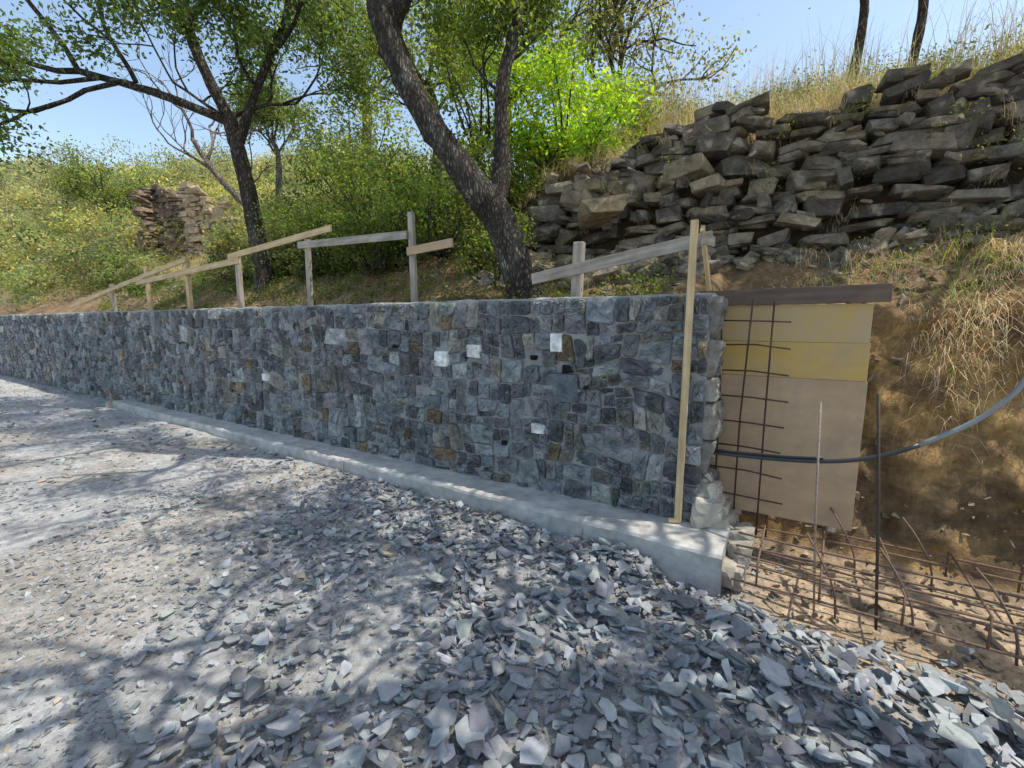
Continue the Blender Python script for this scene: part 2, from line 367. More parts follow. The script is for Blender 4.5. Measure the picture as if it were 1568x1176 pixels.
def stone(mb, poly, col, proud=None, gap=None, near=True, mapf=None, rg=1.):
    ip = inset(poly, gap if gap is not None else random.uniform(.003, .008))
    if not ip or area(ip) < .0005: return
    n = 24 if near else 10
    r = resample(ip, n, random.uniform(.04, .15) if rg == 1 else .04); n = len(r); c = r.mean(0); rad = np.linalg.norm(r-c, axis=1).mean()
    r = r+R.normal(0, .0030*rg, r.shape)
    p = proud if proud is not None else random.uniform(.006, .036)
    tilt = R.normal(0, .15*rg, 2)
    rings = []
    for k, (s, dep, nzv) in enumerate([(1, -.03, 0), (1, p*.5, .001), (1-.007/rad, p, .002*rg), (.68, p+.004*rg, .006*rg), (.36, p+.005*rg, .008*rg)]):
        q = c+(r-c)*s; dd = dep+(q-c)@tilt*(1 if k > 0 else 0)+R.normal(0, nzv+1e-9, n)
        rings.append(np.column_stack([q, -dd]))
    V = np.vstack(rings+[np.array([[c[0], c[1], -(p+.004*rg)]])])
    f = []
    for k in range(4):
        for i in range(n):
            f.append([k*n+i, k*n+(i+1) % n, (k+1)*n+(i+1) % n, (k+1)*n+i])
    V3 = mapf(V)
    i0 = np.arange(n); tri = np.stack([4*n+i0, 4*n+(i0+1) % n, np.full(n, 5*n)], -1)
    cc = np.asarray(col)*R.uniform(.92, 1.08, (len(f), 1))
    b0 = mb.n; mb.add(V3, np.array(f), cc)
    mb.f.setdefault(3, []).append((tri+b0, np.broadcast_to(np.asarray(col, float), (n, 3))))
front = lambda V: W(V[:, 0], V[:, 2], V[:, 1])
def wcol():
    u = random.random(); k = random.uniform(.5, 1.5)
    if u < .77: c = np.array([.175, .188, .193])
    elif u < .88: c = np.array([.235, .228, .20])
    elif u < .97: c = np.array([.28, .29, .285])
    else: c = np.array([.25, .19, .125])
    return c*k*np.array([1+random.gauss(0, .03), 1, 1+random.gauss(0, .03)])
wall = empty('retaining_wall')
mb = MB()
T0, T1 = -.13, 30.; ZT = 1.80
specs = [(2.27, 1.245, .085, .075, 'w'), (1.87, 1.33, .08, .062, 'w'), (1.03, 1.43, .058, .08, 'w'), (5.36, .86, .07, .05, 'w'), (1.19, .68, .07, .042, 'w'),
         (.97, 1.06, .145, .12, 'b'), (.93, 1.215, .05, .032, 'h'), (1.25, 1.30, .03, .02, 'h'), (.76, 1.08, .03, .02, 'h'), (2.9, 1.35, .03, .02, 'h'), (1.55, .50, .03, .02, 'h')]
def inspec(c):
    for s in specs:
        if abs(c[0]-s[0]) < s[2]*.9 and abs(c[1]-s[1]) < s[3]*.9: return True
    return False
for p in masonry(T0, 30, .02, ZT-.012):
    c = cen(p)
    if inspec(c): continue
    stone(mb, p, wcol(), near=c[0] < 6, mapf=front)
for (t, z, a, b, k) in specs:
    j = lambda: random.uniform(-.006, .006)
    p = [(t-a+j(), z-b+j()), (t+a+j(), z-b+j()), (t+a+j(), z+b+j()), (t-a+j(), z+b+j())]
    if k == 'w': stone(mb, p, (.80, .80, .78), .046, .001, True, front, .25)
    elif k == 'b': stone(mb, p, (.13, .15, .165), .046, .001, True, front, .4)
    else: stone(mb, p, (.012, .012, .012), .040, .001, True, front, .25)  # drain holes: near-black blocks, the dark of the opening painted on
mb.build('facing_stones', M_stone, False, wall)
mb = MB()
endmap = lambda V: W(T0-.005+V[:, 2]*1.0-.02*np.sin(V[:, 1]*9), V[:, 0], V[:, 1])
z = .30
while z < 1.76:
    h = random.uniform(.17, .30); h = min(h, 1.78-z)
    if 1.78-z-h < .12: h = 1.78-z
    sp = random.choice([[.35], [.35], [.22, .13], [.35]]); d0 = -.01
    for w in sp:
        if h > .03: stone(mb, [(d0, z), (d0+w, z), (d0+w, z+h), (d0, z+h)], np.array([.25, .235, .205])*random.uniform(.7, 1.2), random.uniform(.03, .09), .006, True, endmap)
        d0 += w
    z += h
mb.build('end_stones', M_stone, False, wall)
mb = MB()
def gridsurf(mb, fn, us, vs, col, flip=False):
    U, V = np.meshgrid(us, vs, indexing='ij'); p = fn(U, V); i = np.arange(U.size).reshape(U.shape)
    f = np.stack([i[:-1, :-1], i[1:, :-1], i[1:, 1:], i[:-1, 1:]], -1).reshape(-1, 4)
    mb.add(p.reshape(-1, 3), f[:, ::-1] if flip else f, col)
mc = (.30, .30, .29)
us = np.concatenate([np.arange(T0, 8, .05), np.arange(8, 30.1, .3)])
prof_d = np.array([0, 0, .004, .03, .12, .25, .33, .35, .35]); prof_z = np.array([-.1, ZT-.03, ZT-.008, ZT, ZT+.004, ZT+.002, ZT-.004, ZT-.02, -.1])
k = np.arange(len(prof_d))
def core(U, V):
    V = V.astype(int); d = prof_d[V]; z = prof_z[V]
    n_ = (fbm(U*5, V*1.7+3)-.5)
    return W(U, d+n_*.006, z+np.where(z > 1, n_*.03, 0))
gridsurf(mb, core, us, k, mc)
pc = np.column_stack([np.full(9, T0), prof_d, prof_z])
mb.add(W(pc[:, 0], pc[:, 1], pc[:, 2]), [list(range(9))], mc)
mb.build('mortar_core', M_mortar, False, wall)
mb = MB()
tm = [block(3, 900+i, 1, 9, .035) for i in range(6)]
for i in range(22):
    v, f = tm[i % 6]; s = np.array([random.uniform(.06, .10), random.uniform(.10, .16), random.uniform(.07, .12)])
    q = v*s; zz = random.uniform(.0, .40); tt = -.12-(.42-zz)*.34+random.uniform(-.03, .05); dd = random.uniform(.06, .28)
    mb.add(W(tt+q[:, 0], dd+q[:, 1], zz+q[:, 2]), f, np.array([.40, .37, .31])*random.uniform(.9, 1.05))
for i in range(14):
    v, f = tm[i % 6]; s = np.array([.07, .10, .08])*random.uniform(.7, 1.2)
    q = v*s; mb.add(W(-.36+random.uniform(-.06, .02)+q[:, 0], random.uniform(-.32, .3)+q[:, 1], random.uniform(-.12, .04)+q[:, 2]), f, np.array([.42, .38, .32])*random.uniform(.9, 1.05))
mb.build('broken_concrete_end', M_conc, False, wall)

# ---------------- footing
foot = empty('concrete_footing')
def footseg(t0, t1, w0, w1, off, zt, nm):
    mb = MB(); us = np.arange(t0, t1+.001, (t1-t0)/max(8, int((t1-t0)/.04)))
    cs_d = np.array([.05, -.1, -.2, -.5, -.7, -.90, -.97, -1.0, -1.0, -1.0, -1.0]); cs_z = np.array([0, 0, 0, 0, 0, 0, -.010, -.03, -.08, -.14, -.30])
    def fn(U, V):
        V = V.astype(int); w = w0+(w1-w0)*(U-t0)/(t1-t0)
        d = np.where(cs_d[V] > 0, .05, cs_d[V]*w)
        n_ = fbm(U*3+off*9, V*.9+2)-.5; n2 = fbm(U*14, V*2.+8)-.5
        return W(U, d+np.where(cs_d[V] < -.5, (fbm(U*3+off*9, U*0+4)-.5)*.04+n2*.016+off, 0), zt+cs_z[V]+n_*.022+n2*.010)
    gridsurf(mb, fn, us, np.arange(11), (.50, .49, .46))
    w = w0; pts = [(t0, .05 if a > 0 else a*w+off*(a < -.5)+0, zt+b) for a, b in zip(cs_d, cs_z)]+[(t0, .05, zt-.3)]
    pts = np.array(pts); mb.add(W(pts[:, 0], pts[:, 1], pts[:, 2]), [list(range(12))], (.42, .40, .36))
    pts[:, 0] = t1; mb.add(W(pts[:, 0], pts[:, 1], pts[:, 2]), [list(range(12))[::-1]], (.42, .40, .36))
    mb.build(nm, M_conc, False, foot)
footseg(-.34, .62, .40, .39, 0, .13, 'footing_near'); footseg(.624, 3.4, .37, .35, -.01, .125, 'footing_middle'); footseg(3.404, 10.2, .36, .26, .012, .118, 'footing_far')

# ---------------- stacked stone walls
BT3 = [slabrock(20+i, .34) for i in range(30)]; BT2 = [slabrock(60+i, .2) for i in range(8)]
def drystone(mb, t0, t1, dfn, zb, ztp, wr, hr, tm, col, place, jit=1.):
    z = min(zb(x) for x in np.linspace(t0, t1, 20)); row = 0
    while z < max(ztp(x) for x in np.linspace(t0, t1, 20)):
        h = random.uniform(*hr); t = t0+random.uniform(0, .3)
        while t < t1:
            w = random.uniform(*wr)*(1.25 if h > .15 else 1)
            zc = z+h/2+.09*jit*math.sin(t*2.3+row*.7)+random.uniform(-.03, .03)*jit
            if zb(t)-h*.4 < zc < ztp(t):
                k_ = 1
                if random.random() < .2: k_ = 2
                for m_ in range(k_):
                    v, f = tm[random.randrange(len(tm))]; hh = h*random.uniform(.7, 1.35)/k_
                    q = v*np.array([w*.53, random.uniform(.12, .22), hh*.55])
                    if random.random() < .5: q[:, 0] *= -1; ff = f[:, ::-1]
                    else: ff = f
                    a = random.gauss(0, .16*jit); b = random.gauss(0, .20*jit)
                    q = q@np.array([[math.cos(a), 0, math.sin(a)], [0, 1, 0], [-math.sin(a), 0, math.cos(a)]])@np.array([[math.cos(b), math.sin(b), 0], [-math.sin(b), math.cos(b), 0], [0, 0, 1]])
                    cc = col()*R.uniform(.93, 1.07, (len(f), 1))
                    mb.add(place(t+q[:, 0], dfn(t, zc)+random.uniform(-.09, .06)*jit+q[:, 1], zc+(m_-(k_-1)/2)*h*.5+q[:, 2]), ff, cc)
            t += w*random.uniform(.90, 1.10)
        z += h*.92; row += 1
def rcol():
    return np.array(random.choice([(.25, .21, .16), (.21, .185, .15), (.33, .27, .19), (.14, .12, .10), (.20, .165, .12)]))*random.uniform(.6, 1.4)
mb = MB()
zbf = lambda t: 2.15+.10*min(max(-t, 0), 2.6); ztf = lambda t: 3.84-.06*max(t, 0)-.40*max(t-1.2, 0)+.09*math.sin(t*3.1)-.05*min(max(-t, 0), 2.5)
drystone(mb, -7, 2.7, lambda t, z: 2.18+(z-2.3)*.10+.06*math.sin(t*4+z*3), zbf, ztf, (.11, .42), (.06, .18), BT3, rcol, W)
for i in range(250):
    v, f = BT3[i % 30]; t = random.uniform(.1, 2.9); d = random.uniform(1.15, 2.2); s = random.uniform(.04, .16)
    if i > 110: t = random.uniform(-3.5, .2); d = random.uniform(1.8, 2.12); s = random.uniform(.03, .10)
    q = v*s*np.array([1.2, 1, .42])@rotm(1, R, .4)[0]
    if i > 190: mb.add(W(random.uniform(-5, 2.5), 2.08+random.uniform(-.05, .05), random.uniform(2.3, 3.6))+q*.8, f, rcol()*1.1)
    else: mb.add(W(t, d, Hh(t, d)+s*.25+.25*max(0, d-1.6)*(t > .2))+q, f, rcol()*1.15)
v, f = BT3[3]; mb.add(W(1.35, 1.75, 2.85)+v*np.array([.36, .25, .085])@rotm(1, R, .1)[0], f, np.array([.42, .33, .20]))
mb.build('dry_stone_wall', M_rock)

mb = MB(); ox, oy, oz = -11.2, 16.0, 4.25
def place_r(u, w, z): return np.stack([ox+u*.97+w*.25, oy-.25*u+w*.97, z+0*u], -1)
def place_s(u, w, z): return np.stack([ox-1.9+w*.97+u*.25, oy+.4-.25*w+u*.97, z+0*u], -1)
house_lit = lambda: np.array([.50, .38, .24])*random.uniform(.75, 1.15)  # sunlit right wall of the ruin: the light is put into the stone colour
drystone(mb, 0., 1.9, lambda t, z: 0, lambda t: 3.0, lambda t: 6.2+.2*math.sin(t*4)-.45*t, (.2, .45), (.12, .2), BT2, house_lit, place_r, .35)
house_shaded = lambda: np.array([.22, .16, .11])*random.uniform(.7, 1.2)  # other walls of the ruin: shade painted in as a darker stone colour
drystone(mb, -2.1, 0., lambda t, z: .5, lambda t: 3.0, lambda t: 6.1+.3*math.sin(t*3), (.2, .45), (.12, .2), BT2, house_shaded, place_r, .5)
drystone(mb, 0, 3, lambda t, z: 0, lambda t: 3.0, lambda t: 6.2+.25*math.sin(t*4), (.2, .45), (.12, .2), BT2, house_shaded, place_s, .4)
mb.build('ruined_stone_house', M_rock)

# ---------------- boards
def board(name, p0, p1, w, th, mat, up=(0, 0, 1), parent=None):
    p0 = Vector(p0); p1 = Vector(p1); L = (p1-p0).length; x = (p1-p0).normalized()
    y = Vector(up).cross(x).normalized(); z = x.cross(y)
    bm = bmesh.new(); bmesh.ops.create_cube(bm, size=1)
    for v in bm.verts: v.co = Vector((v.co.x*L, v.co.y*th, v.co.z*w))
    bmesh.ops.bevel(bm, geom=bm.edges[:], offset=min(w, th)*.08, segments=1, affect='EDGES')
    me = bpy.data.meshes.new(name); bm.to_mesh(me); bm.free(); me.materials.append(mat)
    ob = bpy.data.objects.new(name, me); bpy.context.collection.objects.link(ob)
    m = Matrix((x, y, z)).transposed().to_4x4(); m.translation = (p0+p1)/2; ob.matrix_world = m
    if parent: ob.parent = parent
    return ob
fence = empty('wooden_fence')
for i, (t, zt, w) in enumerate([(1.08, 2.31, .095), (3.066, 2.81, .07), (5.0, 2.69, .07), (6.757, 2.61, .085), (8.43, 2.70, .085), (10.07, 2.66, .08), (11.79, 2.4, .08)]):
    l = random.gauss(0, .02)
    board('post_%d' % (i+1), W(t, .46, 1.5), W(t+l, .46+random.gauss(0, .015), zt), w, w*.75, M_fence if i not in (4, 5) else M_wood, up=tuple(W(1, 0, 0)-W(0, 0, 0)), parent=fence)
rails = [(1.5, 2.0, -.06, 2.235, .10, M_fence), (11.9, 2.27, 8.3, 2.66, .08, M_wood), (10.4, 2.36, 6.6, 2.53, .09, M_wood), (6.9, 2.60, 4.4, 2.77, .08, M_wood),
         (5.1, 2.62, 3.1, 2.56, .09, M_fence), (3.1, 2.38, 2.45, 2.42, .09, M_ply3), (14.5, 1.95, 11.6, 2.3, .08, M_wood)]
for i, (t0, z0, t1, z1, w, m) in enumerate(rails):
    board('rail_%d' % (i+1), W(t0, .40, z0), W(t1, .40, z1), w, .025, m, parent=fence)
bt = empty('wooden_batten')
board('upright', W(.0, -.07, .132), W(-.005, -.065, 2.28), .048, .028, M_wood, up=tuple(W(1, 0, 0)-W(0, 0, 0)), parent=bt)
board('brace', W(-.05, -.03, 2.23), W(-.06, .38, 1.83), .06, .024, M_wood, parent=bt)
board('cross_piece', W(-.06, -.05, 2.16), W(-.065, .40, 2.2), .075, .024, M_fence, parent=bt)
board('foot_cleat', W(.06, -.10, .15), W(-.02, -.06, .15), .03, .03, M_wood, parent=bt)

fw = empty('formwork_panel')
zz = [.155, 1.205, 1.46, 1.72]
for i, m in enumerate([M_ply3, M_ply1, M_ply2]):
    board('plywood_sheet_%d' % (i+1), W(.02, .372+.003*i, (zz[i]+zz[i+1])/2), W(-1.07+.006*i, .372+.003*i, (zz[i]+zz[i+1])/2), zz[i+1]-zz[i]-.002, .018, m, parent=fw)
board('top_plank', W(.0, .352, 1.775), W(-1.14, .352, 1.785), .115, .03, M_dark, parent=fw)
board('rear_stud', W(-.95, .41, .1), W(-.95, .41, 1.75), .06, .05, M_fence, up=(1, 0, 0), parent=fw)
board('rear_stud_b', W(-.35, .41, .1), W(-.35, .41, 1.75), .06, .05, M_fence, up=(1, 0, 0), parent=fw)

# ---------------- tubes
def tube(mb, pts, rad, col, sides=8, nzr=0.):
    pts = np.array(pts, float); n = len(pts); rad = np.broadcast_to(rad, (n,)).copy()
    tg = np.gradient(pts, axis=0); tg /= np.linalg.norm(tg, axis=1)[:, None]+1e-9
    ref = np.array([1., 0, 0]) if abs(tg[0][0]) < .8 else np.array([0, 1., 0]); rings = []
    for i in range(n):
        ref = ref-tg[i]*ref.dot(tg[i]); ref /= np.linalg.norm(ref); b = np.cross(tg[i], ref)
        a = np.linspace(0, 2*np.pi, sides, endpoint=False)
        r = rad[i]*(1+R.normal(0, nzr, sides)) if nzr else rad[i]*np.ones(sides)
        rings.append(pts[i]+np.outer(np.cos(a)*r, ref)+np.outer(np.sin(a)*r, b))
    V = np.vstack(rings); f = []
    for k in range(n-1):
        for i in range(sides): f.append([k*sides+i, k*sides+(i+1) % sides, (k+1)*sides+(i+1) % sides, (k+1)*sides+i])
    b0 = mb.n; mb.add(V, f, col)
    mb.f.setdefault(sides, []).append((np.array([list(range(sides))[::-1], [(n-1)*sides+i for i in range(sides)]])+b0, np.broadcast_to(np.asarray(col, float), (2, 3))))
def smoothpath(p, m=6):
    p = np.array(p, float); q = np.vstack([2*p[0]-p[1], p, 2*p[-1]-p[-2]]); o = []
    for i in range(len(p)-1):
        a, b, c, d = q[i:i+4]
        for u in np.linspace(0, 1, m, endpoint=False):
            o.append(.5*((2*b)+(-a+c)*u+(2*a-5*b+4*c-d)*u*u+(-a+3*b-3*c+d)*u**3))
    o.append(p[-1]); return np.array(o)
M_rust = mat_attr('rusty_steel', .8, 120, .3, .001, (.6, 1.3), 60)
rb = empty('rebar_mesh'); rc = (.17, .11, .08)
mb = MB()
for t in (-.20, -.34, -.50):
    tube(mb, [W(t, .26, .0), W(t+random.gauss(0, .01), .26, .9), W(t+random.gauss(0, .015), .27, 1.76)], .007, (.07, .04, .03), 6)
for i, z in enumerate(np.arange(.32, 1.75, .185)):
    tube(mb, [W(-.05, .245, z), W(-.4, .245, z+random.gauss(0, .006)), W(-.60-random.uniform(0, .05), .243, z-.015)], .006, (.07, .04, .03), 6)
mb.build('wall_starter_mesh', M_rust, True, rb)
mb = MB()
for z0 in (-.03, .13):
    for i, d in enumerate(np.arange(-.36, .40, .24 if z0 < 0 else .18)):
        tube(mb, smoothpath([W(-.40, d, z0+random.gauss(0, .01)), W(-1.2, d+random.gauss(0, .015), z0-.01), W(-2.9, d+random.gauss(0, .03), z0-.02)]), .007, rc, 6)
for t in np.arange(-.55, -2.9, -.34):
    tt = random.gauss(0, .02); tube(mb, [W(t+tt, -.38, -.03), W(t+tt, -.38, .143), W(t-tt, .38, .143), W(t-tt, .38, -.03)], .0065, rc, 6)
tube(mb, [(1.80, 2.44, -.15), (1.77, 2.47, .5), (1.745, 2.48, 1.15)], .0065, (.30, .24, .19), 6)
tube(mb, [(2.09, 2.34, -.15), (2.02, 2.34, .6), (1.95, 2.34, 1.22)], .008, (.07, .055, .045), 6)
for (t, d) in ((-.95, -.33), (-1.3, -.30), (-1.7, -.3), (-1.1, .25), (-1.5, .3)):
    tube(mb, smoothpath([W(t, d, -.12), W(t+.02, d, .05), W(t+.10, d+.02, .22), W(t+.16, d+.12, .30)], 4), .0065, rc, 6)
mb.build('footing_cage', M_rust, True, rb)
M_pipe = mat_attr('pipe_plastic', .4, 40, .05, .001, (.9, 1.1), 6, spec=.5)
mb = MB(); pp = smoothpath([(1.40, 3.22, .66), (1.56, 3.05, .67), (1.89, 2.70, .735), (2.15, 2.51, .828), (2.40, 2.36, 1.013), (2.535, 2.28, 1.17), (2.62, 2.24, 1.35), (2.75, 2.25, 1.8), (3.0, 2.6, 2.3)], 8)
tube(mb, pp[:29], .0135, (.035, .037, .042), 10)
tube(mb, pp[28:], .0135, (.24, .245, .25), 10)  # lit stretch of the dark pipe, its brightness painted as a greyer colour
tube(mb, pp[:18]+np.array([0, 0, .022]), .008, (.03, .03, .035), 8)
mb.build('water_pipe', M_pipe, True)

# ---------------- leaves, grass
def leaves(mb, cen_, size, col, rng=R, asp=.5):
    n = len(cen_); a = rng.normal(0, 1, (n, 3)); a /= np.linalg.norm(a, axis=1)[:, None]
    b = np.cross(a, rng.normal(0, 1, (n, 3))); b /= np.linalg.norm(b, axis=1)[:, None]+1e-9
    s = np.broadcast_to(size, (n,))[:, None]*rng.uniform(.6, 1.25, (n, 1)); nrm = np.cross(a, b)
    v = np.stack([cen_-a*s*.5, cen_+b*s*asp*.5-nrm*s*.06, cen_+a*s*.5, cen_-b*s*asp*.5-nrm*s*.06], 1)
    f = np.arange(n*4).reshape(n, 4); mb.add(v.reshape(-1, 3), f, col)
def lcol(n, base, rng=R, v=.35):
    base = np.array(base); c = base*rng.uniform(1-v, 1+v, (n, 1))*np.column_stack([rng.uniform(.8, 1.3, n), np.ones(n), rng.uniform(.7, 1.2, n)]); return c
def grow(p, dr, L, r, depth, tubes, tips, spread=.75, up=.05, nch=3):
    p = np.array(p, float); dr = np.array(dr, float); dr /= np.linalg.norm(dr); n = 5; pts = [p]
    for i in range(n):
        dr = dr+R.normal(0, .16, 3)+np.array([0, 0, up]); dr /= np.linalg.norm(dr); pts.append(pts[-1]+dr*L/n)
    tubes.append((pts, np.linspace(r, r*.62, n+1)))
    if depth == 0:
        for q in (2, 3, 4, 5): tips.append(pts[q])
        return
    if depth == 1: tips.append(pts[4])
    for k in range(nch):
        j = [5, 4, 3, 2][k % 4]; nd = dr+R.normal(0, spread, 3)*np.array([1, 1, .75]); grow(pts[j], nd, L*R.uniform(.6, .85), r*.58, depth-1, tubes, tips, spread, up, nch)
def tree(name, trunks, limbs, leafn, leafs, lbase, clr, depth=3, barkc=(.125, .105, .085), spread=.75, up=.05, nch=3, asp=.5, filt=None):
    e = empty(name); tb = []; tips = []
    for pts, rad in trunks:
        sp = smoothpath(pts, 7); rr = np.interp(np.linspace(0, 1, len(sp)), np.linspace(0, 1, len(rad)), rad); tb.append((sp, rr))
    nb = len(tb)
    for (p, dr, L, r) in limbs: grow(p, dr, L, r, depth, tb, tips, spread, up, nch)
    mb = MB()
    for i, (pts, rad) in enumerate(tb):
        if filt is not None and i >= nb and not filt(np.array(pts)).all(): continue
        big_ = np.max(rad) > .05; tube(mb, pts, rad, barkc, 16 if big_ else (6 if np.max(rad) > .015 else 4), .07 if big_ else 0)
    mb.build(name+'_trunk_and_limbs', M_bark, True, e)
    if leafn:
        tips = np.array(tips)
        if filt is not None: tips = tips[filt(tips)]
        n = len(tips)*leafn; c = np.repeat(tips, leafn, 0)+R.normal(0, clr, (n, 3)); shade = np.repeat(R.uniform(.6, 1.45, (len(tips), 1)), leafn, 0)
        mb = MB(); leaves(mb, c, leafs, lcol(n, lbase)*shade, asp=asp); mb.build(name+'_foliage', M_leaf, False, e)
    return e
main_tr = [([(.16, 4.9, 1.75), (.11, 4.9, 1.98), (-.08, 4.9, 2.55), (-.30, 4.9, 2.92)], [.21, .175, .165, .175]),
           ([(-.24, 4.9, 2.82), (-.62, 4.88, 3.30), (-.95, 4.85, 3.80), (-1.16, 4.85, 4.23), (-1.27, 4.85, 4.75), (-1.1, 4.8, 5.6)], [.175, .13, .125, .125, .14, .10]),
           ([(-.22, 4.95, 2.80), (-.11, 5.0, 3.15), (-.11, 5., 3.55), (-.10, 5., 4.05), (.04, 5., 4.6), (.2, 5.0, 5.6)], [.13, .10, .075, .065, .065, .045]),
           ([(-1.22, 4.85, 4.5), (-.98, 4.8, 4.85), (-.6, 4.7, 5.4)], [.10, .08, .06])]
tree('oak_tree', main_tr, [((-1.1, 4.8, 5.6), (-.5, 0, .8), 1.3, .09), ((-1.1, 4.8, 5.5), (.2, -.6, .8), 1.3, .07), ((-.6, 4.7, 5.4), (.7, -.2, .6), 1.1, .055), ((.2, 5, 5.6), (.3, .3, .8), 1.1, .045),
      ((-1.2, 4.85, 4.9), (-1., .2, .35), 1.2, .05), ((.04, 5, 4.7), (.8, .2, .5), .9, .03), ((-.1, 5, 3.9), (-.6, .3, .6), .6, .02), ((-.1, 5, 4.2), (.6, .2, .5), .6, .02)],
     26, .06, (.09, .14, .03), .12, depth=3, spread=.6)
tree('oak_tree', [([(-4.35, 8, 2.1), (-4.38, 8, 2.8), (-4.55, 8, 4.06), (-4.74, 8, 5.0)], [.17, .14, .12, .11]),
                  ([(-4.6, 8, 4.6), (-4.3, 8, 5.3), (-3.75, 7.9, 6.2)], [.08, .06, .05]), ([(-4.7, 8, 4.9), (-5.1, 7.9, 5.9), (-5.3, 7.8, 7)], [.09, .08, .06]),
                  ([(-4.7, 8, 4.9), (-5.7, 7.8, 5.25), (-6.8, 7.6, 5.5)], [.07, .06, .045])],
     [((-3.75, 7.9, 6.2), (.5, 0, .8), 1.4, .05), ((-3.9, 7.9, 5.9), (.9, -.3, .1), 1.3, .04), ((-5.3, 7.8, 7), (-.3, 0, 1), 1.4, .05), ((-5.2, 7.8, 6.4), (-.9, -.3, .4), 1.5, .045), ((-5.2, 7.8, 6.2), (.7, -.5, .6), 1.3, .045),
      ((-6.8, 7.6, 5.5), (-1, -.1, .0), 1.5, .045), ((-6.2, 7.7, 5.4), (-.6, -.7, -.2), 1.4, .04), ((-6., 7.7, 5.4), (-.4, .3, .8), 1.3, .04), ((-4.74, 8, 5), (.8, .4, .3), 1.2, .04), ((-6.8, 7.6, 5.5), (-.7, -.2, .8), 1.6, .045), ((-6.5, 7.6, 5.4), (-1., -.5, -.45), 1.3, .035),
      ((-4.6, 8, 4.7), (-.7, -.2, .6), 1.1, .03), ((-4.2, 8, 5.4), (-.2, -.6, .6), 1.2, .035)],
     42, .08, (.068, .112, .03), .16, depth=3, spread=.66, up=.03)
tree('bare_tree', [([(-5.9, 11, 3.4), (-6.1, 11, 4.1), (-6.9, 11, 5.0), (-7.4, 11, 5.8)], [.11, .09, .07, .05])],
     [((-7.4, 11, 5.8), (-.4, 0, .9), 1.1, .04), ((-7.1, 11, 5.3), (.5, 0, .9), 1.0, .04), ((-6.9, 11, 5.), (-1, 0, .3), 1.1, .035), ((-6.3, 11, 4.3), (.6, 0, .8), 1., .03)], 0, 0, (0, 0, 0), 0, depth=3, barkc=(.40, .33, .28), spread=.5)
B_ = (4.6, .1, 4.8)
tree('oak_tree', [([(5.6, -1.4, -.1), (5.4, -1.0, 1.6), (5.0, -.4, 3.3), B_], [.3, .24, .22, .2]), ([B_, (4.0, .9, 5.3), (3.2, 1.7, 5.8)], [.14, .11, .08]), ([B_, (5.2, .9, 5.5), (5.6, 1.9, 6.2)], [.14, .11, .08]), ([B_, (3.4, .0, 5.3), (2.2, .1, 5.8)], [.13, .10, .07])],
     [(B_, (-.6, 1, .5), 2.2, .1), (B_, (-.5, -.7, .6), 2.0, .1), (B_, (-.2, .2, 1), 2.0, .1),
      ((3.2, 1.7, 5.8), (-.8, .5, .3), 2.0, .07), ((3.2, 1.7, 5.8), (.2, 1, .4), 2.0, .07), ((3.6, 1.3, 5.5), (-1, -.2, .3), 1.9, .06), ((5.6, 1.9, 6.2), (.2, 1, .4), 2.0, .07), ((5.4, 1.4, 5.9), (-.6, .8, .3), 1.8, .06),
      ((2.2, .1, 5.8), (-1, .3, .2), 2.0, .06), ((2.2, .1, 5.8), (-.4, 1, .3), 1.8, .06), ((2.6, .1, 5.6), (-.3, -1, .3), 1.8, .06)],
     24, .095, (.06, .10, .03), .13, depth=3, spread=.7, up=.02, filt=lambda q: (q[:, 2] > 2.1+.74*q[:, 1]))

# shrubs
def shrub(mb, tb, c, rad, n, ls, base, gaps=1.):
    c = np.array(c); nc = max(6, int(26*gaps)); cc = R.normal(0, 1, (nc, 3)); cc /= np.linalg.norm(cc, axis=1)[:, None]; cc *= R.uniform(.35, 1., (nc, 1))**.6
    cc = c+cc*np.array(rad); k = R.integers(0, nc, n); sh = R.uniform(.45, 1.6, nc)[k][:, None]
    q = cc[k]+R.normal(0, 1, (n, 3))*np.array(rad)*.18
    leaves(mb, q, ls, lcol(n, base)*sh)
    if tb is not None:
        b = np.array([c[0], c[1], c[2]-rad[2]*1.2])
        for i in range(0, nc, 2):
            m_ = (b+cc[i])/2+R.normal(0, .1, 3); tube(tb, smoothpath([b+R.normal(0, .08, 3)*[1, 1, 0], m_, cc[i]], 3), np.linspace(.022, .006, 7), (.12, .10, .085), 4)
def bush(name, specs_):
    e = empty(name); mb = MB(); tb = MB()
    for s in specs_: shrub(mb, tb, *s)
    mb.build(name+'_leaves', M_leaf, False, e); tb.build(name+'_stems', M_bark, True, e)
bush('laurel_bush', [((.75, 7.0, 4.65), (1.05, .9, .8), 8000, .075, (.17, .28, .025)), ((1.5, 6.9, 4.2), (.7, .6, .6), 4000, .07, (.13, .21, .03)), ((-.55, 7.2, 5.0), (.8, .7, .8), 4500, .07, (.12, .18, .035)), ((.2, 6.8, 3.8), (1.0, .6, .55), 4500, .065, (.09, .14, .03)), ((1.2, 7.4, 3.5), (.9, .6, .6), 3500, .065, (.07, .11, .03)), ((2.0, 7.6, 5.0), (.8, .6, .6), 3000, .065, (.12, .15, .05))])
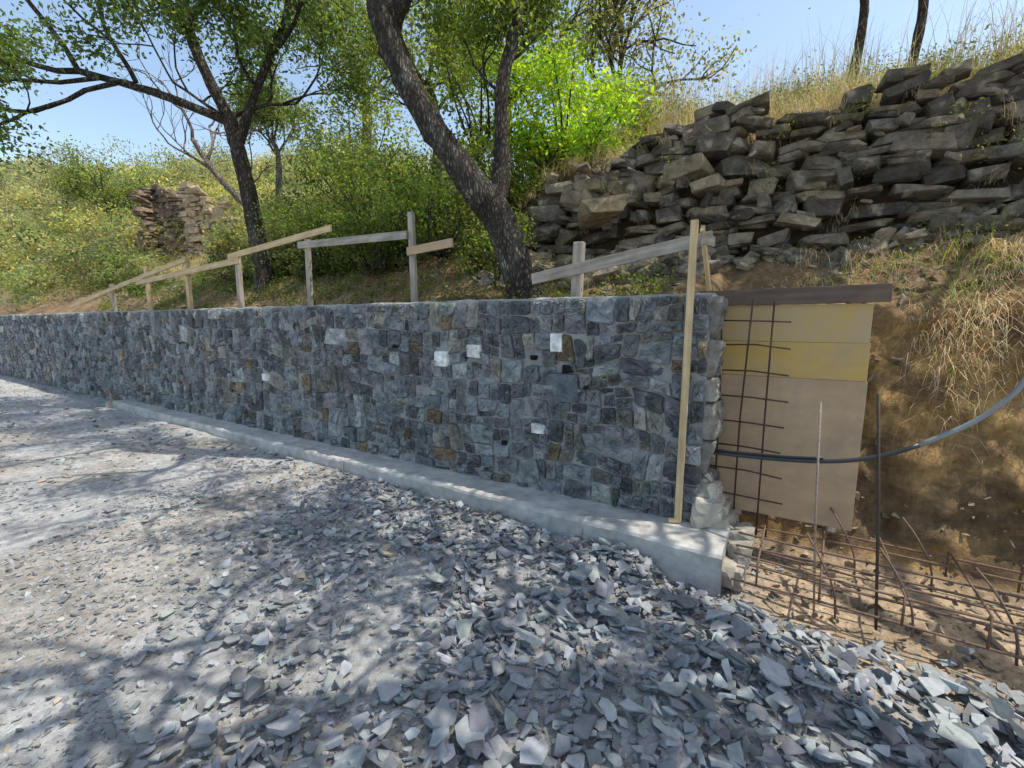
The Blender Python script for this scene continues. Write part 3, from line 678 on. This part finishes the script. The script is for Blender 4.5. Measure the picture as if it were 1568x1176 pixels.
bush('mastic_bush', [((-1.7, 7.2, 3.6), (1.1, .9, .75), 7500, .06, (.09, .14, .035)), ((-1.0, 6.3, 3.1), (.8, .5, .5), 4000, .055, (.08, .125, .03)), ((-2.6, 8.2, 4.4), (1.1, .9, .9), 5500, .07, (.12, .165, .05)), ((-.2, 5.6, 2.5), (.5, .4, .45), 3000, .05, (.08, .12, .03)), ((-3.2, 9.5, 5.0), (1.2, 1, 1.), 4000, .08, (.12, .165, .05)),
                     ((-1.9, 6.3, 2.75), (.7, .4, .35), 3500, .05, (.07, .11, .03)), ((-3.0, 7.2, 3.1), (.8, .5, .4), 3500, .055, (.085, .125, .035)), ((-3.6, 8.6, 3.6), (.8, .5, .5), 3500, .06, (.08, .125, .035))])
mb = MB()
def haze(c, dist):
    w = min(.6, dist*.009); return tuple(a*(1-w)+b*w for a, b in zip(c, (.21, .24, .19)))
def hill(n, tr, dr, pal, smul, nl):
    for i in range(n):
        t = random.uniform(*tr); d = dr[0]+(dr[1]-dr[0])*random.random()**1.3
        x, y, z = W(t, d, Hh(t, d)); dist = math.hypot(x, y)
        if y < 6 or abs(x/y) > 2.4: continue
        if abs(x/y+.70) < .10 and y < 16.5: continue
        if -.12 < x/y < .9 and y < 8: continue
        s = random.uniform(.35, .9)*(1+dist*.022)*smul; ls = .05+dist*.0036
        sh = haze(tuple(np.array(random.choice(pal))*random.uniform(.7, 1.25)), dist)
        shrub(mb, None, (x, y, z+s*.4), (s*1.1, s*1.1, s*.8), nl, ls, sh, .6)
olive = [(.10, .14, .05), (.13, .155, .07), (.08, .12, .04), (.18, .18, .075), (.14, .16, .10), (.19, .175, .10)]
darkg = [(.07, .10, .035), (.08, .12, .04), (.10, .13, .05), (.07, .11, .03)]
yel = [(.23, .25, .07), (.16, .19, .055), (.24, .23, .10), (.12, .17, .055), (.09, .13, .045)]
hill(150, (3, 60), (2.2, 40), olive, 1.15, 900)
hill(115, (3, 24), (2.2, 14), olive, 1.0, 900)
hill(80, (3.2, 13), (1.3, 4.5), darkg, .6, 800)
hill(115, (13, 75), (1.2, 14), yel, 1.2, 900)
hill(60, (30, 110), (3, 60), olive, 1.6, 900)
mb.build('hillside_shrubs', M_leaf)
for (x, y, z, h, c) in ((-1.9, 11.5, 5.2, 4.2, (.11, .15, .04)), (-.2, 10.2, 5.0, 3.9, (.12, .165, .04)), (2.4, 10.5, 5.0, 3.5, (.13, .145, .08)), (-4.2, 13.5, 7.0, 3.0, (.12, .15, .05)), (-9.5, 19, 7.5, 2.6, (.10, .14, .05)), (-19, 22, 5.0, 3.6, (.11, .15, .05))):
    tree('hillside_tree', [([(x, y, z-1.2), (x+.1, y, z+h*.25), (x-.1, y, z+h*.5)], [.14, .10, .08])],
         [((x, y, z+h*.3), (.8, 0, .6), 1.3, .05), ((x, y, z+h*.3), (-.8, .1, .6), 1.3, .05), ((x-.1, y, z+h*.5), (.1, -.2, 1), 1.4, .05), ((x-.1, y, z+h*.45), (.6, .3, .9), 1.3, .05), ((x-.1, y, z+h*.45), (-.5, -.3, .9), 1.3, .05)], 20, .095 if y < 15 else .14, c, .20, depth=2, barkc=(.20, .17, .14), nch=4)
def grass(mb, base, L, lean, wdt, col, rng=R):
    n = len(base); a = rng.uniform(0, 2*np.pi, n); h = np.column_stack([np.cos(a), np.sin(a), np.zeros(n)]); s = np.column_stack([-np.sin(a), np.cos(a), np.zeros(n)])
    L = np.broadcast_to(L, (n,))*rng.uniform(.5, 1.2, n); lean = np.abs(rng.normal(lean, .3, n)); rows = []
    for u, w in ((0, 1), (.35, .9), (.7, .6), (1, .12)):
        ang = lean*u*1.2
        c = base+(h*(np.sin(ang)*u*L)[:, None])+np.column_stack([np.zeros(n), np.zeros(n), np.cos(ang)*u*L]); rows += [c-s*wdt*w*.5, c+s*wdt*w*.5]
    v = np.stack(rows, 1); f = np.array([[0, 1, 3, 2], [2, 3, 5, 4], [4, 5, 7, 6]]); ff = f[None]+(np.arange(n)*8)[:, None, None]
    mb.add(v.reshape(-1, 3), ff.reshape(-1, 4), np.repeat(col, 3, 0))
def tufts(mb, t, d, nb, L, lean, wdt, base, sp=.06, z=None):
    t = np.repeat(t, nb); d = np.repeat(d, nb); n = len(t); t = t+R.normal(0, sp, n); d = d+R.normal(0, sp, n)
    grass(mb, W(t, d, Hh(t, d)-.01 if z is None else np.repeat(z, nb)+R.normal(0, .02, n)), L, lean, wdt, lcol(n, base, v=.3))
mb = MB()
st = (.54, .46, .26)
tufts(mb, R.uniform(-7, 3, 650), R.uniform(2.6, 6, 650), 20, .32, .5, .006, st, .08)
tufts(mb, R.uniform(-7, 3, 110), R.uniform(3.2, 6, 110), 22, .85, .35, .007, (.46, .42, .28), .12)
tufts(mb, R.uniform(-7, 3, 200), R.uniform(2.45, 2.9, 200), 22, .28, 1.3, .006, (.46, .39, .25), .06)
tufts(mb, R.uniform(-5, 2.5, 60), np.full(60, 2.1), 22, .20, 1.3, .004, (.40, .34, .22), .03, z=R.uniform(2.3, 3.6, 60))
tufts(mb, R.uniform(2.5, 40, 1500), R.uniform(2.0, 14, 1500), 16, .35, .6, .014, (.40, .36, .18), .12)
tufts(mb, R.uniform(-5, -.6, 40), R.uniform(1.05, 2.1, 40), 50, .26, 1.6, .004, (.44, .36, .25), .06)
tufts(mb, R.uniform(.3, 12, 160), R.uniform(.5, 2.2, 160), 18, .18, .8, .004, (.36, .31, .16), .05)
for (t, d, n, L) in ((-1.55, .98, 420, .26), (-1.75, 1.02, 340, .26), (-2.15, 1.0, 260, .26), (-2.3, 1.6, 420, .34), (-2.05, 1.55, 320, .3), (-2.6, 1.5, 380, .38), (-1.1, 1.9, 200, .26), (-.7, 1.95, 200, .26)):
    tufts(mb, np.array([t]), np.array([d]), n, L, 1.6, .004, (.66, .57, .39), .09)
mb.build('dry_grass', M_grass)
mb = MB()
tufts(mb, R.uniform(-4, -.6, 60), R.uniform(1.0, 2.2, 60), 10, .22, .6, .006, (.12, .18, .05), .05)
t = np.repeat(R.uniform(.4, 14, 220), 70); d = np.repeat(R.uniform(.55, 2.2, 220), 70); n = len(t); t = t+R.normal(0, .12, n); d = np.clip(d+R.normal(0, .1, n), .42, 9)
leaves(mb, W(t, d, Hh(t, d)+np.abs(R.normal(0, .09, n))), .04, lcol(n, (.09, .135, .04)), asp=.7)
t = R.uniform(-7, 3, 260); d = R.uniform(2.8, 5.5, 260); t = np.repeat(t, 60); d = np.repeat(d, 60); n = len(t)
leaves(mb, W(t+R.normal(0, .14, n), d+R.normal(0, .14, n), Hh(t, d)+.1+np.abs(R.normal(0, .14, n))), .04, lcol(n, (.16, .20, .08)))
t = R.uniform(-5, -1.1, 45); d = R.uniform(1.1, 2.1, 45); t = np.repeat(t, 60); d = np.repeat(d, 60); n = len(t)
leaves(mb, W(t+R.normal(0, .07, n), d+R.normal(0, .07, n), Hh(t, d)+.02+np.abs(R.normal(0, .07, n))), .03, lcol(n, (.11, .15, .05)))
t = np.repeat(R.uniform(-5, 2.5, 40), 60); z = np.repeat(R.uniform(2.3, 3.7, 40), 60); n = len(t)
leaves(mb, W(t+R.normal(0, .07, n), 2.05+R.normal(0, .05, n), z+R.normal(0, .05, n)), .03, lcol(n, (.10, .13, .05)))
mb.build('weeds', M_leaf)
for (x, y, z, h) in ((4.6, 6.6, 4.8, 3.0), (5.3, 6.5, 4.8, 3.0), (7.0, 6.5, 4.8, 2.6)):
    tree('slender_tree', [([(x, y, z-.3), (x+.12, y, z+h*.3), (x+.0, y, z+h*.5), (x+.1, y, z+h*.7)], [.06, .05, .045, .035])],
         [((x, y, z+h*.4), (.7, 0, .3), .9, .025), ((x, y, z+h*.45), (-.8, 0, .3), .9, .025), ((x, y, z+h*.6), (.6, 0, .7), .9, .03), ((x+.1, y, z+h*.7), (0, .1, 1), .9, .03)], 18, .055, (.10, .13, .06), .14, depth=2, barkc=(.20, .15, .11))

# ---------------- light, sky, camera
el = math.radians(64); az = np.array([.98, -.2]); az /= np.linalg.norm(az)
sd = Vector((az[0]*math.cos(el), az[1]*math.cos(el), math.sin(el)))
s = bpy.data.lights.new('sun', 'SUN'); s.energy = 5.; s.angle = math.radians(.45); s.color = (1, .94, .84)
so = bpy.data.objects.new('sun', s); bpy.context.collection.objects.link(so); so.rotation_euler = sd.to_track_quat('Z', 'Y').to_euler()
w = bpy.data.worlds.new('World'); bpy.context.scene.world = w; w.use_nodes = True; N = w.node_tree.nodes
sk = N.new('ShaderNodeTexSky'); sk.sky_type = 'NISHITA'; sk.sun_disc = False; sk.sun_elevation = el; sk.sun_rotation = math.atan2(az[0], az[1])
sk.air_density = 1.0; sk.dust_density = 1.2; sk.ozone_density = 1.
gn = N.new('ShaderNodeVectorMath'); gn.operation = 'MULTIPLY'; gn.inputs[1].default_value = (2.0, 1.9, 1.72)
w.node_tree.links.new(sk.outputs[0], gn.inputs[0]); w.node_tree.links.new(gn.outputs[0], N['Background'].inputs[0]); N['Background'].inputs[1].default_value = .15
cam = bpy.data.cameras.new('camera'); co = bpy.data.objects.new('camera', cam); bpy.context.collection.objects.link(co)
co.location = (0, 0, 1.6); co.rotation_euler = (math.radians(90-7.93), 0, 0); cam.lens = 15.66; cam.sensor_width = 36; cam.clip_end = 2000; cam.clip_start = .02
sc = bpy.context.scene; sc.camera = co
sc.view_settings.view_transform = 'Standard'; sc.view_settings.look = 'None'; sc.view_settings.exposure = 0
print('faces', sum(len(o.data.polygons) for o in bpy.data.objects if o.type == 'MESH'))
